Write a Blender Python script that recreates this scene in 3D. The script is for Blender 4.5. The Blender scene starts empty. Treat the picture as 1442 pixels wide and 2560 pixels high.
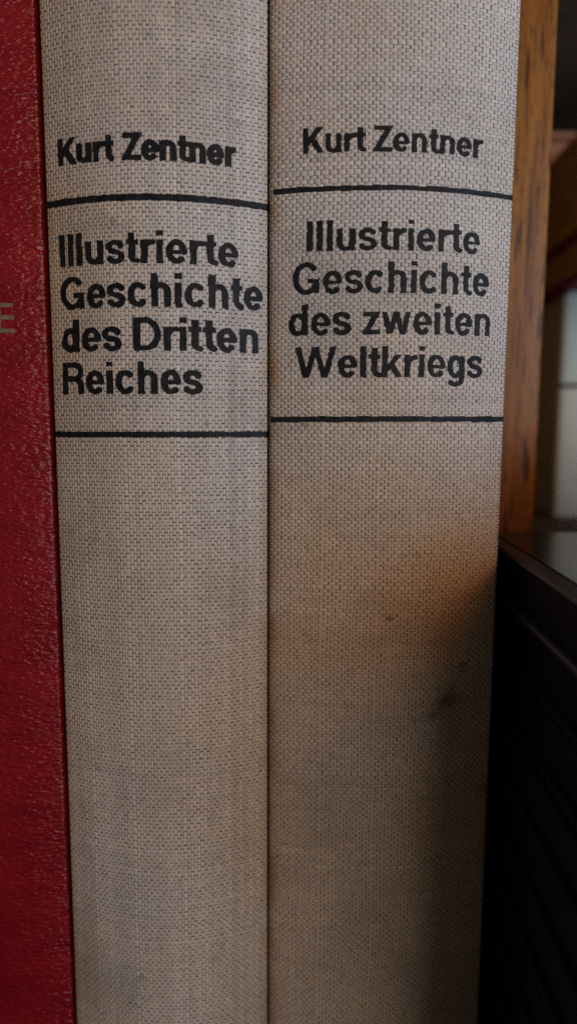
import bpy, bmesh, math, random
import numpy as np
from mathutils import Matrix, Vector
R = math.radians
random.seed(4); rng = np.random.default_rng(7)
SC = bpy.context.scene
COL = SC.collection

# ------------------------------------------------------------------ camera
F = 1707.0                       # focal length in photograph pixels (1442 x 2560)
PITCH, ROLL = R(6.95), 0.0043
f_ = Vector((0, math.cos(PITCH), -math.sin(PITCH)))
u0 = Vector((0, math.sin(PITCH), math.cos(PITCH)))
r_ = Vector((1, 0, 0)) * math.cos(ROLL) + u0 * math.sin(ROLL)
u_ = u0 * math.cos(ROLL) - Vector((1, 0, 0)) * math.sin(ROLL)
cam = bpy.data.cameras.new('camera')
co = bpy.data.objects.new('camera', cam); COL.objects.link(co)
co.matrix_world = Matrix(((r_.x, u_.x, -f_.x, 0), (r_.y, u_.y, -f_.y, 0), (r_.z, u_.z, -f_.z, 0), (0, 0, 0, 1)))
cam.sensor_fit = 'VERTICAL'; cam.sensor_height = 36; cam.sensor_width = 36
cam.lens = 36 * F / 2560
cam.clip_start = 0.005; cam.clip_end = 20
cam.dof.use_dof = True; cam.dof.focus_distance = 0.1565; cam.dof.aperture_fstop = 5.2; cam.dof.aperture_blades = 7
SC.camera = co

# ------------------------------------------------------------------ world, light, exposure
w = bpy.data.worlds.new('World'); SC.world = w; w.use_nodes = True
bg = w.node_tree.nodes['Background']
bg.inputs[0].default_value = (1.0, 0.70, 0.46, 1); bg.inputs[1].default_value = 0.10
SC.view_settings.view_transform = 'Standard'; SC.view_settings.look = 'None'
SC.view_settings.exposure = -0.06; SC.view_settings.gamma = 1
SC.cycles.use_denoising = False
SC.cycles.max_bounces = 6

def area(name, loc, target, sx, sy, power, colour):
    l = bpy.data.lights.new(name, 'AREA'); l.shape = 'RECTANGLE'; l.size = sx; l.size_y = sy
    l.energy = power; l.color = colour
    o = bpy.data.objects.new(name, l); COL.objects.link(o); o.location = loc
    o.rotation_euler = (Vector(target) - Vector(loc)).to_track_quat('-Z', 'Y').to_euler()
    return o
TGT = (0.0, 0.16, -0.03)
def polar(az, el, dist, c=(0.0, 0.16, -0.03)):
    a, e = R(az), R(el)
    return (c[0] + dist * math.sin(a) * math.cos(e), c[1] - dist * math.cos(a) * math.cos(e), c[2] + dist * math.sin(e))
area('window_light', polar(55, 8, 0.60), TGT, 0.30, 0.30, 1.83, (0.40, 0.71, 1.0))
area('room_lamp', polar(30, 20, 0.60), TGT, 0.30, 0.30, 0.90, (1.0, 0.31, 0.03))
area('front_room_light', polar(29, 5, 0.60), TGT, 0.30, 0.30, 0.82, (0.72, 0.97, 1.0))

# ------------------------------------------------------------------ helpers
def tag(o, label=None, cat=None, group=None, kind=None):
    if label: o['label'] = label
    if cat: o['category'] = cat
    if group: o['group'] = group
    if kind: o['kind'] = kind
    return o
def thing(name, label, cat, loc=(0, 0, 0), rot=(0, 0, 0), group=None):
    o = bpy.data.objects.new(name, None); COL.objects.link(o); o.location = loc; o.rotation_euler = rot
    o.empty_display_size = 0.01
    return tag(o, label, cat, group)
def link(name, me, mat, parent=None):
    o = bpy.data.objects.new(name, me); COL.objects.link(o)
    if mat: me.materials.append(mat)
    if parent:
        o.parent = parent
    return o
def mesh(name, verts, faces, smooth=True):
    me = bpy.data.meshes.new(name)
    me.from_pydata([tuple(map(float, v)) for v in verts], [], [tuple(map(int, f)) for f in faces]); me.update()
    if smooth: me.shade_smooth()
    return me
def box(name, a, b, mat, parent=None, bevel=0.0008, seg=3, subdiv=0):
    bm = bmesh.new(); bmesh.ops.create_cube(bm, size=1)
    for v in bm.verts:
        v.co = Vector([a[i] + (v.co[i] + .5) * (b[i] - a[i]) for i in range(3)])
    if bevel: bmesh.ops.bevel(bm, geom=list(bm.edges), offset=bevel, segments=seg, profile=0.5, affect='EDGES')
    me = bpy.data.meshes.new(name); bm.to_mesh(me); bm.free(); me.shade_smooth()
    return link(name, me, mat, parent)

class NT:
    def __init__(self, name, rough=0.8, spec=0.3):
        self.m = bpy.data.materials.new(name); self.m.use_nodes = True
        self.t = self.m.node_tree; self.b = self.t.nodes['Principled BSDF']
        self.b.inputs['Roughness'].default_value = rough
        self.b.inputs['Specular IOR Level'].default_value = spec
    def n(self, typ, **kw):
        x = self.t.nodes.new(typ)
        for k, v in kw.items():
            if k.startswith('_'): setattr(x, k[1:], v)
            else: x.inputs[k.replace('__', ' ')].default_value = v
        return x
    def l(self, a, b): self.t.links.new(a, b)
    def coords(self, scale=(1, 1, 1)):
        tc = self.n('ShaderNodeTexCoord'); mp = self.n('ShaderNodeMapping'); mp.inputs['Scale'].default_value = scale
        self.l(tc.outputs['Object'], mp.inputs['Vector']); return mp.outputs['Vector']
    def noise(self, vec, scale, detail=4, rough=.55, dist=0):
        x = self.n('ShaderNodeTexNoise', Scale=scale, Detail=detail, Roughness=rough, Distortion=dist)
        self.l(vec, x.inputs['Vector']); return x.outputs['Fac']
    def ramp(self, fac, stops):
        x = self.n('ShaderNodeValToRGB'); e = x.color_ramp.elements
        while len(e) < len(stops): e.new(0.5)
        for i, (p, c) in enumerate(stops): e[i].position = p; e[i].color = (*c, 1)
        self.l(fac, x.inputs['Fac']); return x.outputs['Color']
    def mix(self, fac, a, b, mode='MIX'):
        x = self.n('ShaderNodeMix'); x.data_type = 'RGBA'; x.blend_type = mode
        for s, v in ((0, fac), (6, a), (7, b)):
            if isinstance(v, (int, float)): x.inputs[s].default_value = v
            elif isinstance(v, tuple): x.inputs[s].default_value = (*v, 1)
            else: self.l(v, x.inputs[s])
        return x.outputs[2]
    def math(self, op, a, b=0.5):
        x = self.n('ShaderNodeMath'); x.operation = op
        for i, v in enumerate((a, b)):
            if isinstance(v, (int, float)): x.inputs[i].default_value = v
            else: self.l(v, x.inputs[i])
        return x.outputs[0]
    def bump(self, h, strength, dist):
        x = self.n('ShaderNodeBump', Strength=strength, Distance=dist); self.l(h, x.inputs['Height'])
        self.l(x.outputs['Normal'], self.b.inputs['Normal']); return x
    def base(self, c):
        if isinstance(c, tuple): self.b.inputs['Base Color'].default_value = (*c, 1)
        else: self.l(c, self.b.inputs['Base Color'])
        return self

def simple(name, c, rough=.7, spec=.3, var=.25, scale=60):
    t = NT(name, rough, spec); v = t.coords()
    f = t.noise(v, scale, 5)
    t.base(t.ramp(f, [(.3, tuple(x * (1 - var) for x in c)), (.7, tuple(min(1, x * (1 + var)) for x in c))]))
    t.bump(t.noise(v, scale * 12, 3), .25, .0002)
    return t.m

def linen(name, light, dark):
    t = NT(name, .82, .22)
    at = t.n('ShaderNodeAttribute'); at.attribute_name = 'thread'
    v = t.coords()
    stain = t.noise(v, 26, 6, .62)
    fine = t.noise(t.coords((1, 1, 1)), 900, 3)
    tone = t.ramp(stain, [(.32, tuple(x * .76 for x in light)), (.5, light), (.7, tuple(min(1, x * 1.07) for x in light))])
    yel = t.ramp(t.noise(v, 17, 4, .6), [(.42, (1, 1, 1)), (.66, (1.0, .93, .81))])
    tone = t.mix(1.0, tone, yel, 'MULTIPLY')
    tone = t.mix(1.0, tone, t.ramp(fine, [(.3, (.94, .94, .94)), (.7, (1.05, 1.05, 1.05))]), 'MULTIPLY')
    tone = t.mix(1.0, tone, at.outputs['Color'], 'MULTIPLY')
    t.base(tone)
    t.bump(t.noise(v, 2600, 3), .2, .00005)
    base = simple(name + '_ground', dark, .9, .1, .25, 90)
    return t.m, base
L_MAT, L_GROUND = linen('linen_thread', (.575, .53, .492), (.10, .09, .085))

def make_ink():
    t = NT('black_ink', .6, .2); v = t.coords()
    t.base(t.ramp(t.noise(v, 700, 4), [(.35, (.005, .0055, .007)), (.8, (.022, .024, .03))]))
    t.bump(t.noise(v, 3000, 2), .3, .0001)
    return t.m
INK = make_ink()

def make_red():
    t = NT('red_leatherette', .21, .5); v = t.coords((1, 1, 2.5))
    c = t.ramp(t.noise(v, 60, 5), [(.3, (.18, .003, .009)), (.7, (.27, .007, .014))])
    t.base(c)
    vo = t.n('ShaderNodeTexVoronoi', Scale=700); vo.feature = 'SMOOTH_F1'
    wob = t.n('ShaderNodeMix'); wob.data_type = 'VECTOR'
    nz = t.n('ShaderNodeTexNoise', Scale=330, Detail=3)
    t.l(v, nz.inputs['Vector'])
    add = t.n('ShaderNodeVectorMath'); add.operation = 'MULTIPLY_ADD'
    t.l(nz.outputs['Color'], add.inputs[0]); add.inputs[1].default_value = (.003, .003, .003); t.l(v, add.inputs[2])
    t.l(add.outputs[0], vo.inputs['Vector'])
    n1 = t.noise(v, 360, 4, .6)
    n2 = t.noise(v, 1500, 3, .6)
    h = t.math('ADD', t.math('MULTIPLY', vo.outputs['Distance'], -1.0), t.math('MULTIPLY', n1, .9))
    h = t.math('ADD', h, t.math('MULTIPLY', n2, .06))
    t.bump(h, .9, .00036)
    return t.m
RED = make_red()

def make_gold():
    t = NT('dull_gold_foil', .55, .5); v = t.coords()
    t.base(t.ramp(t.noise(v, 900, 3), [(.3, (.13, .105, .055)), (.7, (.22, .18, .10))]))
    t.b.inputs['Metallic'].default_value = .3
    return t.m
GOLD = make_gold()

def make_oak(name='oiled_oak'):
    t = NT(name, .48, .35)
    broad = t.noise(t.coords((1, 1, .05)), 260, 4, .6, .4)
    c = t.ramp(broad, [(.28, (.09, .028, .004)), (.45, (.22, .075, .009)), (.62, (.32, .125, .018)), (.8, (.40, .18, .045))])
    pores = t.ramp(t.noise(t.coords((1, 1, .07)), 700, 2, .5, .3), [(.36, (.16, .10, .07)), (.44, (1, 1, 1))])
    pores2 = t.ramp(t.noise(t.coords((1, 1, .16)), 1500, 2, .5), [(.36, (.5, .42, .34)), (.46, (1, 1, 1))])
    t.base(t.mix(.8, t.mix(.9, c, pores, 'MULTIPLY'), pores2, 'MULTIPLY'))
    t.bump(broad, .3, .0005)
    return t.m
OAK = make_oak()
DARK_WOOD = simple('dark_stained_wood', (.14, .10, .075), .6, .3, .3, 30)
PAGES = None
def make_pages():
    t = NT('page_edges', .85, .15); v = t.coords((1, 1, 1))
    wv = t.noise(t.coords((900, 30, 12)), 3, 2)
    t.base(t.ramp(wv, [(.3, (.36, .28, .18)), (.7, (.62, .52, .36))]))
    return t.m
PAGES = make_pages()
NAVY = simple('navy_cloth', (.002, .005, .026), .6, .15, .3, 60)
NAVY2 = simple('black_board', (.0018, .004, .018), .6, .15, .3, 60)
NAVY_GLOSS = simple('grey_navy_laminate', (.012, .022, .050), .35, .5, .2, 60)
BROWN = simple('brown_kraft_cover', (.085, .042, .018), .7, .3, .25, 40)
OLIVE = simple('olive_board_edge', (.62, .46, .04), .6, .3, .2, 60)
OXBLOOD = simple('oxblood_cloth', (.24, .015, .035), .6, .3, .2, 60)
PINK = simple('pinkish_paperback_cover', (.52, .30, .20), .7, .3, .12, 40)
GREEN = simple('pale_green_paper', (.58, .60, .50), .5, .4, .06, 40)
BLACKLINE = simple('black_print', (.015, .016, .012), .6, .3, .1, 90)
YELLOW = simple('yellow_print', (.75, .55, .10), .6, .3, .1, 90)
WALL = simple('dark_painted_wall', (.05, .045, .04), .9, .2, .2, 8)
TABLE = simple('dark_wood_shelf', (.035, .020, .012), .6, .3, .3, 20)

# ------------------------------------------------------------------ spines
class Spine:
    """Cross-section of a rounded spine (seen from above), parametrised by arc length s."""
    def __init__(self, xl, yl, xc, yc, xr, yr, turn=0.0016, back=0.010):
        X = np.linspace(xl, xr, 261)
        al = (yl - yc) / (xc - xl) ** 2; ar = (yr - yc) / (xr - xc) ** 2
        Y = np.where(X < xc, yc + al * (X - xc) ** 2, yc + ar * (X - xc) ** 2)
        pts = [(x, y) for x, y in zip(X, Y)]
        def turn_pts(p, q, side):
            d = np.array(p) - np.array(q); a0 = math.atan2(d[1], d[0] * side)   # outward heading
            out = []; x, y = p; n = 14; st = turn * (math.pi / 2 - a0) / n; a = a0
            for i in range(n):
                a += (math.pi / 2 - a0) / n
                x += side * st * math.cos(a); y += st * math.sin(a); out.append((x, y))
            for i in range(1, 6): out.append((x, y + back * i / 5))
            return out
        rt = turn_pts(pts[-1], pts[-2], 1); lt = turn_pts(pts[0], pts[1], -1)[::-1]
        self.n_l = len(lt)
        P = np.array(lt + pts + rt)
        s = np.concatenate([[0], np.cumsum(np.hypot(*np.diff(P, axis=0).T))])
        s -= s[len(lt)]
        self.s, self.P = s, P
        T = np.gradient(P, s, axis=0); T /= np.linalg.norm(T, axis=1)[:, None]
        self.N = np.stack([T[:, 1], -T[:, 0]], 1)      # towards the viewer
        self.width = s[len(lt) + 260]
    def at(self, s, v, h):
        x = np.interp(s, self.s, self.P[:, 0]) + np.interp(s, self.s, self.N[:, 0]) * h
        y = np.interp(s, self.s, self.P[:, 1]) + np.interp(s, self.s, self.N[:, 1]) * h
        return np.stack([x, y, v + 0 * x], -1)
    def from_px(self, px, py):
        d = r_ * ((px - 721) / F) + u_ * ((1280 - py) / F) + f_
        q = self.P[:, 0] / self.P[:, 1]; k0, k1 = int(np.argmin(q)), int(np.argmax(q)) + 1
        P = self.P[k0:k1]; s = self.s[k0:k1]
        si = float(np.interp(d.x / d.y, P[:, 0] / P[:, 1], s))
        y = float(np.interp(si, s, P[:, 1]))
        return si, d.z / d.y * y
    def shell(self, name, mat, parent, v0, v1, h=0.0, nv=60):
        vs = np.linspace(v0, v1, nv); ns = len(self.s)
        V = np.concatenate([self.at(self.s, v, h) for v in vs])
        Fc = [(j * ns + i, j * ns + i + 1, (j + 1) * ns + i + 1, (j + 1) * ns + i) for j in range(nv - 1) for i in range(ns - 1)]
        return link(name, mesh(name, V, Fc), mat, parent)

V0, V1 = -0.172, 0.122
BH = 0.000075     # height of the weave relief

def snoise(a, b, seed):
    g = np.random.default_rng(seed); out = 0
    for k in range(5):
        fa, fb, ph = g.uniform(40, 260), g.uniform(30, 160), g.uniform(0, 6.28)
        out = out + np.sin(a * fa + b * fb * g.choice([-1, 1]) + ph)
    return out / 5

class Weave:
    """Plain cloth: rows of threads whose floats pass over pairs of crossing threads."""
    def __init__(self, sp, vertical, pitch, period, seed):
        self.sp, self.vert = sp, vertical
        g = np.random.default_rng(seed)
        smin, smax = sp.s[0] + .004, sp.s[-1] - .004
        (a0, a1), (b0, b1) = ((smin, smax), (V0, V1)) if vertical else ((V0, V1), (smin, smax))
        na = int((a1 - a0) / pitch); nb = int((b1 - b0) / (period / 2))
        ra = np.clip(g.normal(1, .14, na) + (g.random(na) < .05) * .45 - (g.random(na) < .05) * .25, .6, 1.7); rb = np.clip(g.normal(1, .12, nb), .7, 1.45)
        self.ea = a0 + np.concatenate([[0], np.cumsum(ra / ra.sum())]) * (a1 - a0)
        self.eb = b0 + np.concatenate([[0], np.cumsum(rb / rb.sum())]) * (b1 - b0)
        self.seed = seed; self.period = period; self.g = g
        self.gap = g.uniform(.03, .17, (na, nb + 2)) * period / 2 * 1.35
        self.ht = np.clip(g.normal(1, .13, (na, nb + 2)), .55, 1.5) * BH
        self.amp = .00034
    def warp(self, a, b):           # slow waviness of the threads
        return a + self.amp * snoise(a * .5, b, self.seed), b + self.amp * .9 * snoise(b * .5, a, self.seed + 5)
    def to_sv(self, a, b):
        A, B = self.warp(a, b)
        return (A, B) if self.vert else (B, A)
    def height(self, s, v):         # relief and float id at a place on the spine
        A, B = (s, v) if self.vert else (v, s)
        a, b = A.copy(), B.copy()
        for _ in range(2):
            wa, wb = self.warp(a, b); a += A - wa; b += B - wb
        i = np.clip(np.searchsorted(self.ea, a) - 1, 0, len(self.ea) - 2)
        j = np.clip(np.searchsorted(self.eb, b) - 1, 0, len(self.eb) - 2)
        j0 = np.clip(j - ((i + j) % 2), 0, len(self.eb) - 1); j1 = np.clip(j0 + 2, 0, len(self.eb) - 1)
        ua = (a - (self.ea[i] + self.ea[i + 1]) / 2) / ((self.ea[i + 1] - self.ea[i]) / 2)
        mid = (self.eb[j0] + self.eb[j1]) / 2; half = np.maximum((self.eb[j1] - self.eb[j0] - self.gap[i, j0]) / 2, 1e-5)
        ub = (b - mid) / half
        prof = np.clip(1 - np.abs(ua) ** 2.6, 0, 1) * np.clip(1 - np.abs(ub) ** 5, 0, 1)
        return self.ht[i, j0] * prof, (i * 7919 + j0 * 104729) % 9973
    def build(self, name, mat, parent, marks):
        na, nb = len(self.ea) - 1, len(self.eb) - 1
        I, J = np.meshgrid(np.arange(na), np.arange(-1, nb), indexing='ij')
        ok = (I + J) % 2 == 0; I, J = I[ok], J[ok]
        J0 = np.clip(J, 0, nb); J1 = np.clip(J + 2, 0, nb); ok = J1 > J0; I, J0, J1 = I[ok], J0[ok], J1[ok]
        n = len(I)
        ca = (self.ea[I] + self.ea[I + 1]) / 2; ha = (self.ea[I + 1] - self.ea[I]) / 2 * self.g.uniform(.92, 1.0, n)
        cb = (self.eb[J0] + self.eb[J1]) / 2 + self.g.normal(0, .00003, n); hb = (self.eb[J1] - self.eb[J0] - self.gap[I, J0]) / 2
        skew = self.g.normal(0, .07, n)
        ug = np.array([-1, -.74, 0, .74, 1.]); vg = np.array([-1, -.84, 0, .84, 1.])
        U, Vv = np.meshgrid(ug, vg, indexing='ij'); U, Vv = U.ravel(), Vv.ravel()
        rnd = 1 - .14 * (np.abs(Vv) > .9)
        a = ca[:, None] + ha[:, None] * (U * rnd)[None] + skew[:, None] * ha[:, None] * Vv[None]
        b = cb[:, None] + hb[:, None] * (Vv * (1 - .06 * (np.abs(U) > .9)))[None]
        prof = (np.clip(1 - np.abs(U) ** 3.2, 0, 1) * np.clip(1 - np.abs(Vv) ** 5, 0, 1))
        h = self.ht[I, J0][:, None] * prof[None] + .000012
        end, side = np.abs(Vv) > .99, np.abs(U) > .99      # sides stay up against the neighbouring thread, ends dive under
        h = np.where(side[None], self.ht[I, J0][:, None] * .02 * (1 - .5 * np.abs(Vv)[None]), h)
        h = np.where(end[None], -.00002, h)
        s, v = self.to_sv(a, b)
        pos = self.sp.at(s.ravel(), v.ravel(), h.ravel())
        idx = np.arange(25).reshape(5, 5)
        q = np.array([(idx[i, j], idx[i + 1, j], idx[i + 1, j + 1], idx[i, j + 1]) for i in range(4) for j in range(4)])
        if not self.vert: q = q[:, ::-1]
        faces = (q[None] + (np.arange(n) * 25)[:, None, None]).reshape(-1, 4)
        me = bpy.data.meshes.new(name)
        me.vertices.add(len(pos)); me.vertices.foreach_set('co', pos.astype(np.float32).ravel())
        me.loops.add(faces.size); me.loops.foreach_set('vertex_index', faces.astype(np.int32).ravel())
        me.polygons.add(len(faces)); me.polygons.foreach_set('loop_start', np.arange(0, faces.size, 4, dtype=np.int32))
        me.update(); me.validate(); me.shade_smooth()
        # dye differences between threads, marks on the cloth and painted warm light
        row = self.g.normal(1, .04 if self.vert else .025, na)[I] * (1 + (.028 if self.vert else .015) * np.convolve(self.g.normal(0, 1, na + 8), np.ones(9) / 3, 'valid')[I] * np.sin(J0 * .021 + I * .3)); val = row * self.g.normal(1, .035, n)
        warm = self.g.normal(0, .012, n)
        sc, vc = self.to_sv(ca, cb)
        smudge = snoise(sc * 1.3, vc * .8, 31 + self.seed) * .03
        val = val + smudge
        col = np.stack([val * (1 + warm), val, val * (1 - warm * 1.3), np.ones(n)], 1)
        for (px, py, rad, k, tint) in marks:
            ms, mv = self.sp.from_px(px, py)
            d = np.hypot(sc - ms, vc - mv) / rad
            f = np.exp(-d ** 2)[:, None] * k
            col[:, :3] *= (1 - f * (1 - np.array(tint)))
        col = np.repeat(np.clip(col, 0, 2), 25, 0)
        ca_ = me.color_attributes.new('thread', 'FLOAT_COLOR', 'POINT')
        ca_.data.foreach_set('color', col.astype(np.float32).ravel())
        return link(name, me, mat, parent)

# ------------------------------------------------------------------ lettering: glyphs drawn as pen strokes, cap height 100
def ell(cx, cy, rx, ry, a0, a1, n=22):
    return [(cx + rx * math.cos(R(a0 + (a1 - a0) * i / n)), cy + ry * math.sin(R(a0 + (a1 - a0) * i / n))) for i in range(n + 1)]
XH = 73
def stroke(pts, lo=-60, hi=160, hv=10.0, hh=8.3): return (pts, lo, hi, hv, hh)
BOWL = ell(29, 36.5, 19.5, 29.5, 0, 360, 36)
G_ = {
 'I': (20, [stroke([(10, 0), (10, 100)])]),
 'l': (20, [stroke([(10, 0), (10, 100)])]),
 'i': (20, [stroke([(10, 0), (10, XH)]), stroke([(10, 84.5), (10, 100)])]),
 'K': (77, [stroke([(10, 0), (10, 100)]), stroke([(8, 28), (70, 108)], 0, 100, 10, 10), stroke([(30, 62), (70, -6)], 0, 100, 10.5, 10.5)]),
 'u': (58, [stroke([(10, XH)] + ell(28.5, 26, 18.5, 18.5, 180, 330)), stroke([(48, 0), (48, XH)]), stroke([(42, 14), (48, 26)])]),
 'r': (39, [stroke([(10, 0), (10, XH)]), stroke(ell(36, 40, 26, 25, 180, 88))]),
 't': (37, [stroke([(18, 94), (18, 24)] + ell(33, 23, 15, 15, 180, 275)), stroke([(0, 65.5), (36, 65.5)], hh=7.5)]),
 'Z': (68, [stroke([(3, 91.5), (65, 91.5)]), stroke([(0, 8.5), (68, 8.5)]), stroke([(6, -4), (62, 104)], 0, 100, 10, 10)]),
 'e': (60, [stroke(ell(30, 36.5, 20.2, 29.5, -6, 318, 34)), stroke([(14, 36), (52, 36)], hh=6.6)]),
 'n': (58, [stroke([(10, 0), (10, XH)]), stroke(ell(29, 46, 19, 19.5, 180, 0) + [(48, 0)])]),
 'h': (58, [stroke([(10, 0), (10, 100)]), stroke(ell(29, 46, 19, 19.5, 180, 0) + [(48, 0)])]),
 's': (57, [stroke(ell(28, 51.5, 18.5, 14.2, 14, 250) + ell(28.5, 21.5, 19, 14.2, 70, -166))]),
 'c': (61, [stroke(ell(31, 36.5, 21, 29.5, 40, 320, 30))]),
 'G': (84, [stroke(ell(42, 50, 32, 43.2, 36, 332, 34)), stroke([(45, 42), (82, 42)]), stroke([(74, 46), (74, 0)], hv=8)]),
 'd': (60, [stroke([(50, 0), (50, 100)]), stroke(BOWL)]),
 'D': (78, [stroke([(10, 0), (10, 100)]), stroke([(8, 91.7), (36, 91.7)] + ell(36, 50, 32, 41.7, 90, -90) + [(8, 8.3)])]),
 'R': (76, [stroke([(10, 0), (10, 100)]), stroke([(8, 91.7), (44, 91.7)] + ell(44, 70, 21.5, 21.7, 90, -90) + [(8, 48.3)]), stroke(ell(42, 28, 22, 20, 90, 10) + [(65, 0)])]),
 'z': (54, [stroke([(3, 65), (51, 65)]), stroke([(0, 8.3), (54, 8.3)]), stroke([(4, -6), (50, 79)], 0, XH, 9.5, 9.5)]),
 'w': (92, [stroke([(8, 80), (28, -6)], 0, XH, 9, 9), stroke([(26, -6), (47, 80)], 0, XH, 8.6, 8.6), stroke([(45, 80), (66, -6)], 0, XH, 8.6, 8.6), stroke([(64, -6), (84, 80)], 0, XH, 9, 9)]),
 'W': (128, [stroke([(8, 106), (37, -6)], 0, 100, 9.8, 9.8), stroke([(35, -6), (65, 106)], 0, 100, 9.4, 9.4), stroke([(63, 106), (93, -6)], 0, 100, 9.4, 9.4), stroke([(91, -6), (120, 106)], 0, 100, 9.8, 9.8)]),
 'k': (62, [stroke([(10, 0), (10, 100)]), stroke([(6, 14), (58, 80)], 0, XH, 9, 9), stroke([(27, 46), (58, -6)], 0, XH, 9.8, 9.8)]),
 'g': (60, [stroke([(50, XH), (50, -6)] + ell(30, -8, 20, 12.5, 0, -152)), stroke(BOWL)]),
 'E': (62, [stroke([(5, 0), (5, 100)], hv=7, hh=7), stroke([(0, 93), (58, 93)], hh=7), stroke([(0, 52), (61, 52)], hh=7), stroke([(0, 7), (62, 7)], hh=7)]),
}
ROUND = set('ecsdgGoD'); 
def bear(ch, right):
    if ch in 'tr' and right: return 1.0
    if ch in 'tZzwWk' or (ch == 'K' and right) or (ch == 'r' and right): return 1.2
    if ch in 'ecs' or (ch in 'dgG' and not right) or (ch == 'D' and right): return 2.2
    return 5.0
def sdf_text(text, X, Y, grow=0.0, space=24):
    """Signed distance (negative inside) of a line of text and its total width."""
    x = 0; prev = None; place = []
    for ch in text:
        if ch == ' ': x += space; prev = None; continue
        if prev: x += bear(prev, True) + bear(ch, False)
        place.append((ch, x)); x += G_[ch][0]; prev = ch
    D = np.full(X.shape, 1e3)
    for ch, ox in place:
        wd, strokes = G_[ch]
        m = (X > ox - 12) & (X < ox + wd + 12)
        if not m.any(): continue
        x_, y_ = X[m] - ox, Y[m]; d = np.full(x_.shape, 1e3)
        for pts, lo, hi, hv, hh in strokes:
            ds = np.full(x_.shape, 1e3); P = np.array(pts, float); P = P[np.concatenate([[True], np.hypot(*np.diff(P, axis=0).T) > 1e-4])]
            nseg = len(P) - 1; W = []
            for k in range(nseg):
                t = P[k + 1] - P[k]; L = np.hypot(*t); t = t / L
                W.append(math.hypot(hv * t[1], hh * t[0]))
                rx_, ry_ = x_ - P[k, 0], y_ - P[k, 1]
                al = rx_ * t[0] + ry_ * t[1]; pe = np.abs(-rx_ * t[1] + ry_ * t[0])
                e = np.maximum(pe - W[-1], np.maximum(-al, al - L)); ds = np.minimum(ds, e)
            for k in range(1, nseg):
                ds = np.minimum(ds, np.hypot(x_ - P[k, 0], y_ - P[k, 1]) - min(W[k - 1], W[k]))
            if np.allclose(P[0], P[-1]): ds = np.minimum(ds, np.hypot(x_ - P[0, 0], y_ - P[0, 1]) - W[0])
            ds = np.maximum(ds, np.maximum(lo - y_, y_ - hi)); d = np.minimum(d, ds)
        D[m] = np.minimum(D[m], d)
    return D - grow
def text_width(text, space=24):
    x = 0; prev = None
    for ch in text:
        if ch == ' ': x += space; prev = None; continue
        if prev: x += bear(prev, True) + bear(ch, False)
        x += G_[ch][0]; prev = ch
    return x

def march(D, GX, GY, to3d, name, mat, parent):
    """Fill the region D<0 of a grid, its outline interpolated along the grid edges."""
    ny, nx = D.shape; vid = {}; V = []; Fc = []
    def vert(key, x, y):
        if key not in vid: vid[key] = len(V); V.append((x, y))
        return vid[key]
    act = np.argwhere((np.minimum.reduce([D[:-1, :-1], D[1:, :-1], D[:-1, 1:], D[1:, 1:]])) < 0)
    for j, i in act:
        c = [(j, i), (j, i + 1), (j + 1, i + 1), (j + 1, i)]; poly = []
        for k in range(4):
            p, q = c[k], c[(k + 1) % 4]; dp, dq = D[p], D[q]
            if dp < 0: poly.append(vert(p, GX[p], GY[p]))
            if (dp < 0) != (dq < 0):
                t = dp / (dp - dq); key = (min(p, q), max(p, q))
                poly.append(vert(key, GX[p] + t * (GX[q] - GX[p]), GY[p] + t * (GY[q] - GY[p])))
        if len(poly) >= 3: Fc.append(poly)
    A = np.array(V); P = to3d(A[:, 0], A[:, 1])
    return link(name, mesh(name, P, Fc), mat, parent)

def print_on(sp, weave, name, mat, parent, pl, pr, capt, text=None, bar=None, grow=0.0, ragged=1.1, seed=0, step=.00013, space=24, lift=.00003):
    """pl/pr: where the ink starts and ends; capt: height of capitals; text or a ruled bar."""
    (s0, v0), (s1, v1) = pl, pr
    if text:
        W = text_width(text, space); kx = (s1 - s0) / W; ky = capt / 100
        xs = np.arange(-4, W + 4, step / kx); ys = np.arange(-36, 106, step / ky)
    else:
        W = 100.; kx = (s1 - s0) / W; ky = capt / 100
        xs = np.arange(-4 * .0001 / kx, W + 4 * .0001 / kx, step / kx); ys = np.arange(-140, 140, step / ky)
    GX, GY = np.meshgrid(xs, ys)
    if text: D = sdf_text(text, GX, GY, grow, space)
    else: D = np.maximum(np.abs(GY) - 50, np.maximum(-GX, GX - W) * kx / ky)
    tilt = (v1 - v0) / W
    S = s0 + GX * kx; Vv = v0 + GX * tilt + GY * ky
    if weave:
        h, fid = weave.height(S.ravel().copy(), Vv.ravel().copy())
        hn = (h / BH).reshape(S.shape); fid = fid.reshape(S.shape)
        tab = np.random.default_rng(seed + 99).normal(0, 1, 9973)
        unit = 1.0 if text else .00008 / ky
        D = D + unit * ragged * (tab[fid] * .8 + (1 - hn) * .7 - .35)
    def to3d(x, y):
        s = s0 + x * kx; v = v0 + x * tilt + y * ky
        if weave:
            h, _ = weave.height(s.copy(), v.copy()); h = np.maximum(h, BH * .45)
        else: h = 0 * s
        return sp.at(s, v, h + lift)
    return march(D, GX, GY, to3d, name, mat, parent)

def book_back(root, sp, board_mat, depth=.19, tint=None):
    """Boards and page block behind a spine."""
    xa, xb = sp.P[0, 0], sp.P[-1, 0]; ya = max(sp.P[0, 1], sp.P[-1, 1]) - .003
    box('cover_board', (xa, ya, V0), (xa + .0026, ya + depth, V1), board_mat, root)
    box('cover_board', (xb - .0026, ya, V0), (xb, ya + depth, V1), board_mat, root)
    box('page_block', (xa + .0030, ya - .004, V0 + .004), (xb - .0030, ya + depth - .004, V1 - .004), PAGES, root, bevel=.0004)

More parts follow.
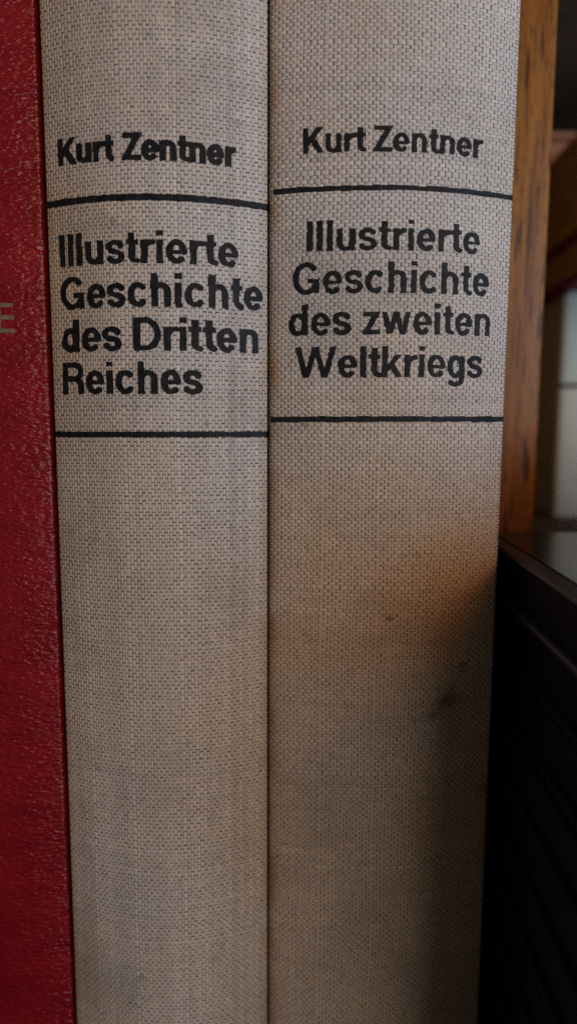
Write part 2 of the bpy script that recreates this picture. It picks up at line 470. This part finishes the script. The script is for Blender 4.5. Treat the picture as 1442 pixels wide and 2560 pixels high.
# ------------------------------------------------------------------ setting
tag(box('shelf', (-.6, .0, -.196), (.7, .62, V0), TABLE, bevel=.002), 'dark shelf board under the books', None, None, 'structure')
tag(box('wall', (-1.2, .66, -.8), (1.4, .68, 1.0), WALL, bevel=0), None, None, None, 'structure')

case = thing('bookcase', 'oak bookcase with a vertical grained upright and dark compartment behind the books', 'bookcase', (.068, .21, V0))
def in_case(name, a, b, mat, bevel=.0008):
    o = box(name, a, b, mat, case, bevel=bevel); o.matrix_parent_inverse = Matrix.Translation((-.068, -.21, -V0)); return o
in_case('upright', (.056, .206, V0 + .0005), (.0748, .60, .24), OAK, .0014)
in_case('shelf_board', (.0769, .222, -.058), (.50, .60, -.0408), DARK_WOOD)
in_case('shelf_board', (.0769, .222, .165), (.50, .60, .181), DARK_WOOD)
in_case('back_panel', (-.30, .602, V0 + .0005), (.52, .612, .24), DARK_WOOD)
in_case('side_panel', (.502, .206, V0 + .0005), (.52, .60, .24), OAK)

# ------------------------------------------------------------------ the two linen books
PITCH_T, PERIOD = .000745, .00171
sp1 = Spine(-.0543, .1610, -.0300, .1550, -.0056, .1611, turn=.0009)
sp2 = Spine(-.0038, .1609, .0210, .1580, .0508, .1649, turn=.0011)
spr = Spine(-.0990, .1640, -.0790, .1602, -.0572, .1631, turn=.0017)

b1 = thing('book', 'linen hardback titled Illustrierte Geschichte des Dritten Reiches, beside the red book', 'book')
w1 = Weave(sp1, True, PITCH_T, PERIOD, 11)
sp1.shell('spine', L_GROUND, b1, V0, V1)
marks_glow1 = [(240, 1350, .0006, .7, (.3, .3, .3)), (353, 2448, .0007, .95, (.12, .12, .14)), (537, 2402, .0008, .6, (.3, .3, .3)), (245, 1920, .0007, .7, (.3, .3, .3)),
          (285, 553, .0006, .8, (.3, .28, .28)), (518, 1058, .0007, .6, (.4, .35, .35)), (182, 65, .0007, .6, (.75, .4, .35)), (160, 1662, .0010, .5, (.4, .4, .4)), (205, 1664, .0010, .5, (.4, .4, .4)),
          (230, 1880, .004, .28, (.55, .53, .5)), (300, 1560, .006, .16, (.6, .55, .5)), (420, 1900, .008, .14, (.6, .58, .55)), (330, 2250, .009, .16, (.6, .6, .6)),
          (600, 1040, .004, .16, (.7, .68, .68)), (300, 2450, .010, .15, (.55, .55, .55)), (180, 1980, .006, .25, (1, .9, .72)), (220, 1420, .012, .34, (1, .88, .70)), (330, 1250, .011, .22, (1, .9, .76)), (200, 800, .012, .22, (1, .92, .80)), (560, 2150, .007, .14, (.55, .55, .55))]  # wide yellowish tints at mid-height paint warm lamplight into the cloth
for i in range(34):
    marks_glow1.append((random.uniform(170, 650), random.uniform(100, 2500), .0005, random.uniform(.2, .55), (.35, .35, .37)))
w1.build('weave_thread', L_MAT, b1, marks_glow1)['kind'] = 'stuff'
b2 = thing('book', 'linen hardback titled Illustrierte Geschichte des zweiten Weltkriegs, right-hand one of the linen pair', 'book')
w2 = Weave(sp2, False, PITCH_T, PERIOD, 23)
sp2.shell('spine', L_GROUND, b2, V0, V1)
marks_glow2 = [(972, 1543, .0008, .85, (.15, .15, .17)), (1155, 1665, .0008, .8, (.15, .15, .15)), (1112, 1755, .0022, .75, (.2, .17, .17)), (1082, 1790, .0016, .55, (.2, .17, .17)), (1130, 1740, .0018, .5, (.2, .17, .17)), (1205, 1970, .0010, .8, (.2, .2, .2)),
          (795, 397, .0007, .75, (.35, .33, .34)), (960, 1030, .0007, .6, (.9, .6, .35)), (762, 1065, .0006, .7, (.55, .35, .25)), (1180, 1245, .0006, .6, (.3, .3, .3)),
          (760, 1210, .008, .35, (1, .84, .62)), (800, 1350, .013, .48, (.97, .79, .50)), (1110, 1400, .013, .50, (.97, .75, .42)), (960, 1530, .016, .50, (.92, .73, .44)), (760, 1600, .012, .40, (.93, .76, .50)), (1000, 1760, .013, .25, (.88, .70, .50)),  # broad tan tints: the lamp's orange glow painted into the thread colour
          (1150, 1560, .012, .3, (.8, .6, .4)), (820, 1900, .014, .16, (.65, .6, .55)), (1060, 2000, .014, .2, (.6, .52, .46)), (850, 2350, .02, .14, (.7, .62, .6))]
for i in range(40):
    marks_glow2.append((random.uniform(700, 1240), random.uniform(100, 2500), .0005, random.uniform(.2, .6), (.35, .35, .37)))
w2.build('weave_thread', L_MAT, b2, marks_glow2)['kind'] = 'stuff'
# brownish wear down the folded hinge of the second linen book and the outer hinges of both
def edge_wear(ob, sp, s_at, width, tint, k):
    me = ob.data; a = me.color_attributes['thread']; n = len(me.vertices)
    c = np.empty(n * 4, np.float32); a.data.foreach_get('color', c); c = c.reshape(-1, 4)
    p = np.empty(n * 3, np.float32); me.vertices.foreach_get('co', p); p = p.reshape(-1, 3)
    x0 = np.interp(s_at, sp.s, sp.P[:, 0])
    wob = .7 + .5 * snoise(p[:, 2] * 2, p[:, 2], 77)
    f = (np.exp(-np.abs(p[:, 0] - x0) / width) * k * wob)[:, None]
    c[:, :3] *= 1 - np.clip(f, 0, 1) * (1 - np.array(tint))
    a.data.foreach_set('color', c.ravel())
kids = lambda r, n: [o for o in COL.objects if o.parent == r and o.name.startswith(n)][0]
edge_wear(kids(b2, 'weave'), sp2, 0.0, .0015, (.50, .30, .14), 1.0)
edge_wear(kids(b1, 'weave'), sp1, 0.0, .0020, (.86, .70, .50), .6)
edge_wear(kids(b1, 'weave'), sp1, sp1.width, .0010, (.75, .62, .42), .7)
for b, s in ((b1, sp1), (b2, sp2)): book_back(b, s, L_GROUND)

def line_of(b, sp, wv, words, yb_l, yb_r, cap_l, grow=0.6, seed=1, ragged=1.1):
    """words: (text, first ink px, last ink px); baseline heights at the two ends of the line."""
    (sa, va), (sb, vb) = sp.from_px(words[0][1], yb_l), sp.from_px(words[-1][2], yb_r)
    cap = sp.from_px(words[0][1], yb_l - cap_l)[1] - va
    for k, (text, xl, xr) in enumerate(words):
        ym = (yb_l + yb_r) / 2
        s0, s1 = sp.from_px(xl, ym)[0], sp.from_px(xr, ym)[0]
        f = lambda s: va + (vb - va) * (s - sa) / (sb - sa)
        print_on(sp, wv, 'title_lettering', INK, b, (s0, f(s0)), (s1, f(s1)), cap, text=text, grow=grow, seed=seed + 40 * k, ragged=ragged)
def rule_of(b, sp, wv, xl, yl, xr, yr, thick, seed=1):
    pl = (sp.from_px(xl, yl)[0], sp.from_px(xl + 7, yl)[1]); pr = (sp.from_px(xr, yr)[0], sp.from_px(xr - 10, yr)[1])
    t = sp.from_px(xl, yl - thick)[1] - pl[1]
    print_on(sp, wv, 'printed_rule', INK, b, pl, pr, t, bar=True, seed=seed, ragged=.9)
line_of(b1, sp1, w1, [('Kurt', 148, 286), ('Zentner', 308, 589)], 415, 418, 65, grow=2.6, seed=1)
rule_of(b1, sp1, w1, 120, 512, 671, 518, 15.5, 2)
line_of(b1, sp1, w1, [('Illustrierte', 152, 596)], 669, 669, 80, grow=.2, seed=3)
line_of(b1, sp1, w1, [('Geschichte', 155, 657)], 776, 778, 81, grow=.2, seed=4)
line_of(b1, sp1, w1, [('des', 158, 306), ('Dritten', 335, 646)], 882, 884, 81, grow=.2, seed=5)
line_of(b1, sp1, w1, [('Reiches', 160, 507)], 986, 986, 79, grow=.2, seed=6)
rule_of(b1, sp1, w1, 134, 1086, 671, 1085, 14.5, 7)
line_of(b2, sp2, w2, [('Kurt', 757, 913), ('Zentner', 932, 1204)], 385, 397, 64, grow=.1, seed=11)
rule_of(b2, sp2, w2, 683, 480, 1281, 494, 12.5, 12)
line_of(b2, sp2, w2, [('Illustrierte', 766, 1198)], 630, 637, 77, grow=-.8, seed=13)
line_of(b2, sp2, w2, [('Geschichte', 731, 1220)], 738, 742, 79, grow=-.8, seed=14)
line_of(b2, sp2, w2, [('des', 721, 878), ('zweiten', 904, 1223)], 841, 842, 78, grow=-.8, seed=15)
line_of(b2, sp2, w2, [('Weltkriegs', 736, 1204)], 946, 946, 78, grow=-.8, seed=16)
rule_of(b2, sp2, w2, 677, 1049, 1263, 1048, 14, 17)

# ------------------------------------------------------------------ red book
rb = thing('book', 'red leatherette hardback with a dull gold letter E, at the left edge', 'book')
spr.shell('spine', RED, rb, V0, V1, nv=200)
book_back(rb, spr, RED)
pl = spr.from_px(0, 832)
capE = spr.from_px(0, 757)[1] - pl[1]
pE = spr.from_px(39, 832)[0]
print_on(spr, None, 'gold_lettering', GOLD, rb, (pE - capE * .55, pl[1]), (pE, pl[1]), capE, text='E', lift=.00006, step=.0002)

# ------------------------------------------------------------------ books in the compartment behind
def local(root): return Matrix.Translation(-Vector(root.location))
def lying_book(name, label, cat, loc, size, rz, cover, pages, board=.0025, group=None, inset=.003):
    """A hardback lying flat; loc is the middle of its near-left bottom edge; size = width x, depth y, thickness z."""
    t = thing(name, label, cat, loc, (0, 0, rz), group); wx, dy, tz = size
    box('cover_board', (0, 0, 0), (wx, dy, board), cover, t, bevel=.0007)
    box('cover_board', (0, 0, tz - board), (wx, dy, tz), cover, t, bevel=.0007)
    box('page_block', (inset, .004, board + .0002), (wx - .004, dy - .004, tz - board - .0002), pages, t, bevel=.0003)
    return t
gb = thing('book', 'pale green-grey book standing behind the oak upright, with a thin black line across it', 'book', (.1235, .318, -.0407))
gW, gH = .032, .1008
n = 14; prof = []
for i in range(n + 1):
    a = math.pi * (1 - i / n); prof.append((gW / 2 + gW / 2 * math.cos(a) , -.0028 * math.sin(a) ** .5))
V = [(x, y, z) for z in np.linspace(0.0005, gH, 24) for x, y in prof]; m = len(prof)
Fc = [(j * m + i, j * m + i + 1, (j + 1) * m + i + 1, (j + 1) * m + i) for j in range(23) for i in range(m - 1)]
link('spine', mesh('spine', V, Fc), GREEN, gb)
box('cover_board', (0, 0, .0005), (.0022, .13, gH), GREEN, gb); box('cover_board', (gW - .0022, 0, .0005), (gW, .13, gH), GREEN, gb)
box('page_block', (.0026, .002, .003), (gW - .0026, .126, gH - .003), PAGES, gb, bevel=.0004)
def band(zlo, zhi, x0, x1, mat, name, lift=.0003):
    xs = np.linspace(x0, x1, 20); ys = [-.0028 * max(0, math.sin(math.acos(max(-1, min(1, (x - gW / 2) / (gW / 2)))))) ** .5 - lift for x in xs]
    V = [(x, y, z) for z in (zlo, zhi) for x, y in zip(xs, ys)]; k = len(xs)
    return link(name, mesh(name, V, [(i, i + 1, k + i + 1, k + i) for i in range(k - 1)]), mat, gb)
zl = .0200 + .0407
band(zl - .0010, zl + .0010, .0002, gW - .0002, BLACKLINE, 'printed_rule')
band(.016, .030, .0108, .0165, YELLOW, 'yellow_label')
box('head_fold', (.001, -.0035, gH + .0002), (gW - .001, .012, gH + .0014), GREEN, gb, bevel=.0005)

def hz(py, Y):                   # height above the camera of a place seen at a photograph row, Y metres in front
    d = u_ * ((1280 - py) / F) + f_
    return d.z / d.y * Y
za, zb, zc, zd = .0618, hz(592, .304), hz(375, .312), hz(327, .335)
DARKPAGES = simple('browned_page_edges', (.55, .37, .16), .8, .2, .25, 200)
lying_book('book', 'brown book with a dark red edge lying on the pale green book', 'book', (.1165, .22, za), (.12, .20, zb - za - .0003), R(-1.5), OXBLOOD, DARKPAGES, board=.0028, inset=.0012)
lying_book('book', 'thick brown book with olive yellow board edges, on top of the dark red edged one', 'book', (.1140, .22, zb), (.12, .20, zc - zb), R(-1.5), OLIVE, DARKPAGES, board=.0034, inset=.0012)
lying_book('book', 'pinkish tan paperback on top of the brown books behind the upright', 'book', (.107, .335, zc + .0002), (.12, .10, zd - zc), R(0), PINK, PINK, inset=.0005)

# ------------------------------------------------------------------ navy stack on the right
def make_jacket():
    t = NT('glossy_laminated_cover', .2, .5); v = t.coords()
    t.base(t.ramp(t.noise(v, 34, 3, .5, .6), [(.4, (.008, .007, .009)), (.6, (.022, .018, .016))]))
    t.bump(t.noise(v, 60, 2), .12, .0006)
    return t.m
JACKET = make_jacket()
labels = ['uppermost book of the dark navy stack, with a glossy cover reflecting the oak upright', 'second book from the top of the dark navy stack', 'third book from the top of the dark navy stack',
          'fourth book from the top of the dark navy stack', 'fifth book from the top of the dark navy stack', 'sixth book from the top of the dark navy stack',
          'seventh book from the top of the dark navy stack', 'eighth book from the top of the dark navy stack', 'ninth book down in the dark navy stack, last but one',
          'lowest book of the dark navy stack beside the linen book']
top = -.0299; th = (top - V0 - .0004) / 10
for k in range(10):
    z = top - th * (k + 1) + .0001
    jx = 0 if k == 0 else random.uniform(-.0006, .0010); jr = random.uniform(-.6, .6)
    b = lying_book('book', labels[k], 'book', (.0500 + jx, .092 + random.uniform(-.004, .003), z), (.16, .112, th - .0003), R(-3.0 + (0 if k == 0 else jr)), NAVY_GLOSS if k == 0 else NAVY if k % 2 else NAVY2, NAVY, board=.0022 if k else .0014, group='dark navy books stacked flat on the right', inset=.0016)
    if k == 0:
        link('jacket_print', mesh('jacket_print', [(.0042, .001, th), (.159, .001, th), (.159, .111, th), (.0042, .111, th)], [(0, 1, 2, 3)]), JACKET, b)
        b.children[-1].location = (0, 0, .0001)

lying_book('book', 'unseen dark book on the navy stack, added to shade the foot of the upright', 'book', (.100, .055, -.0296), (.14, .145, .0320), R(-1), NAVY, NAVY, inset=.002)  # out of view, added to cast shade on the foot of the upright
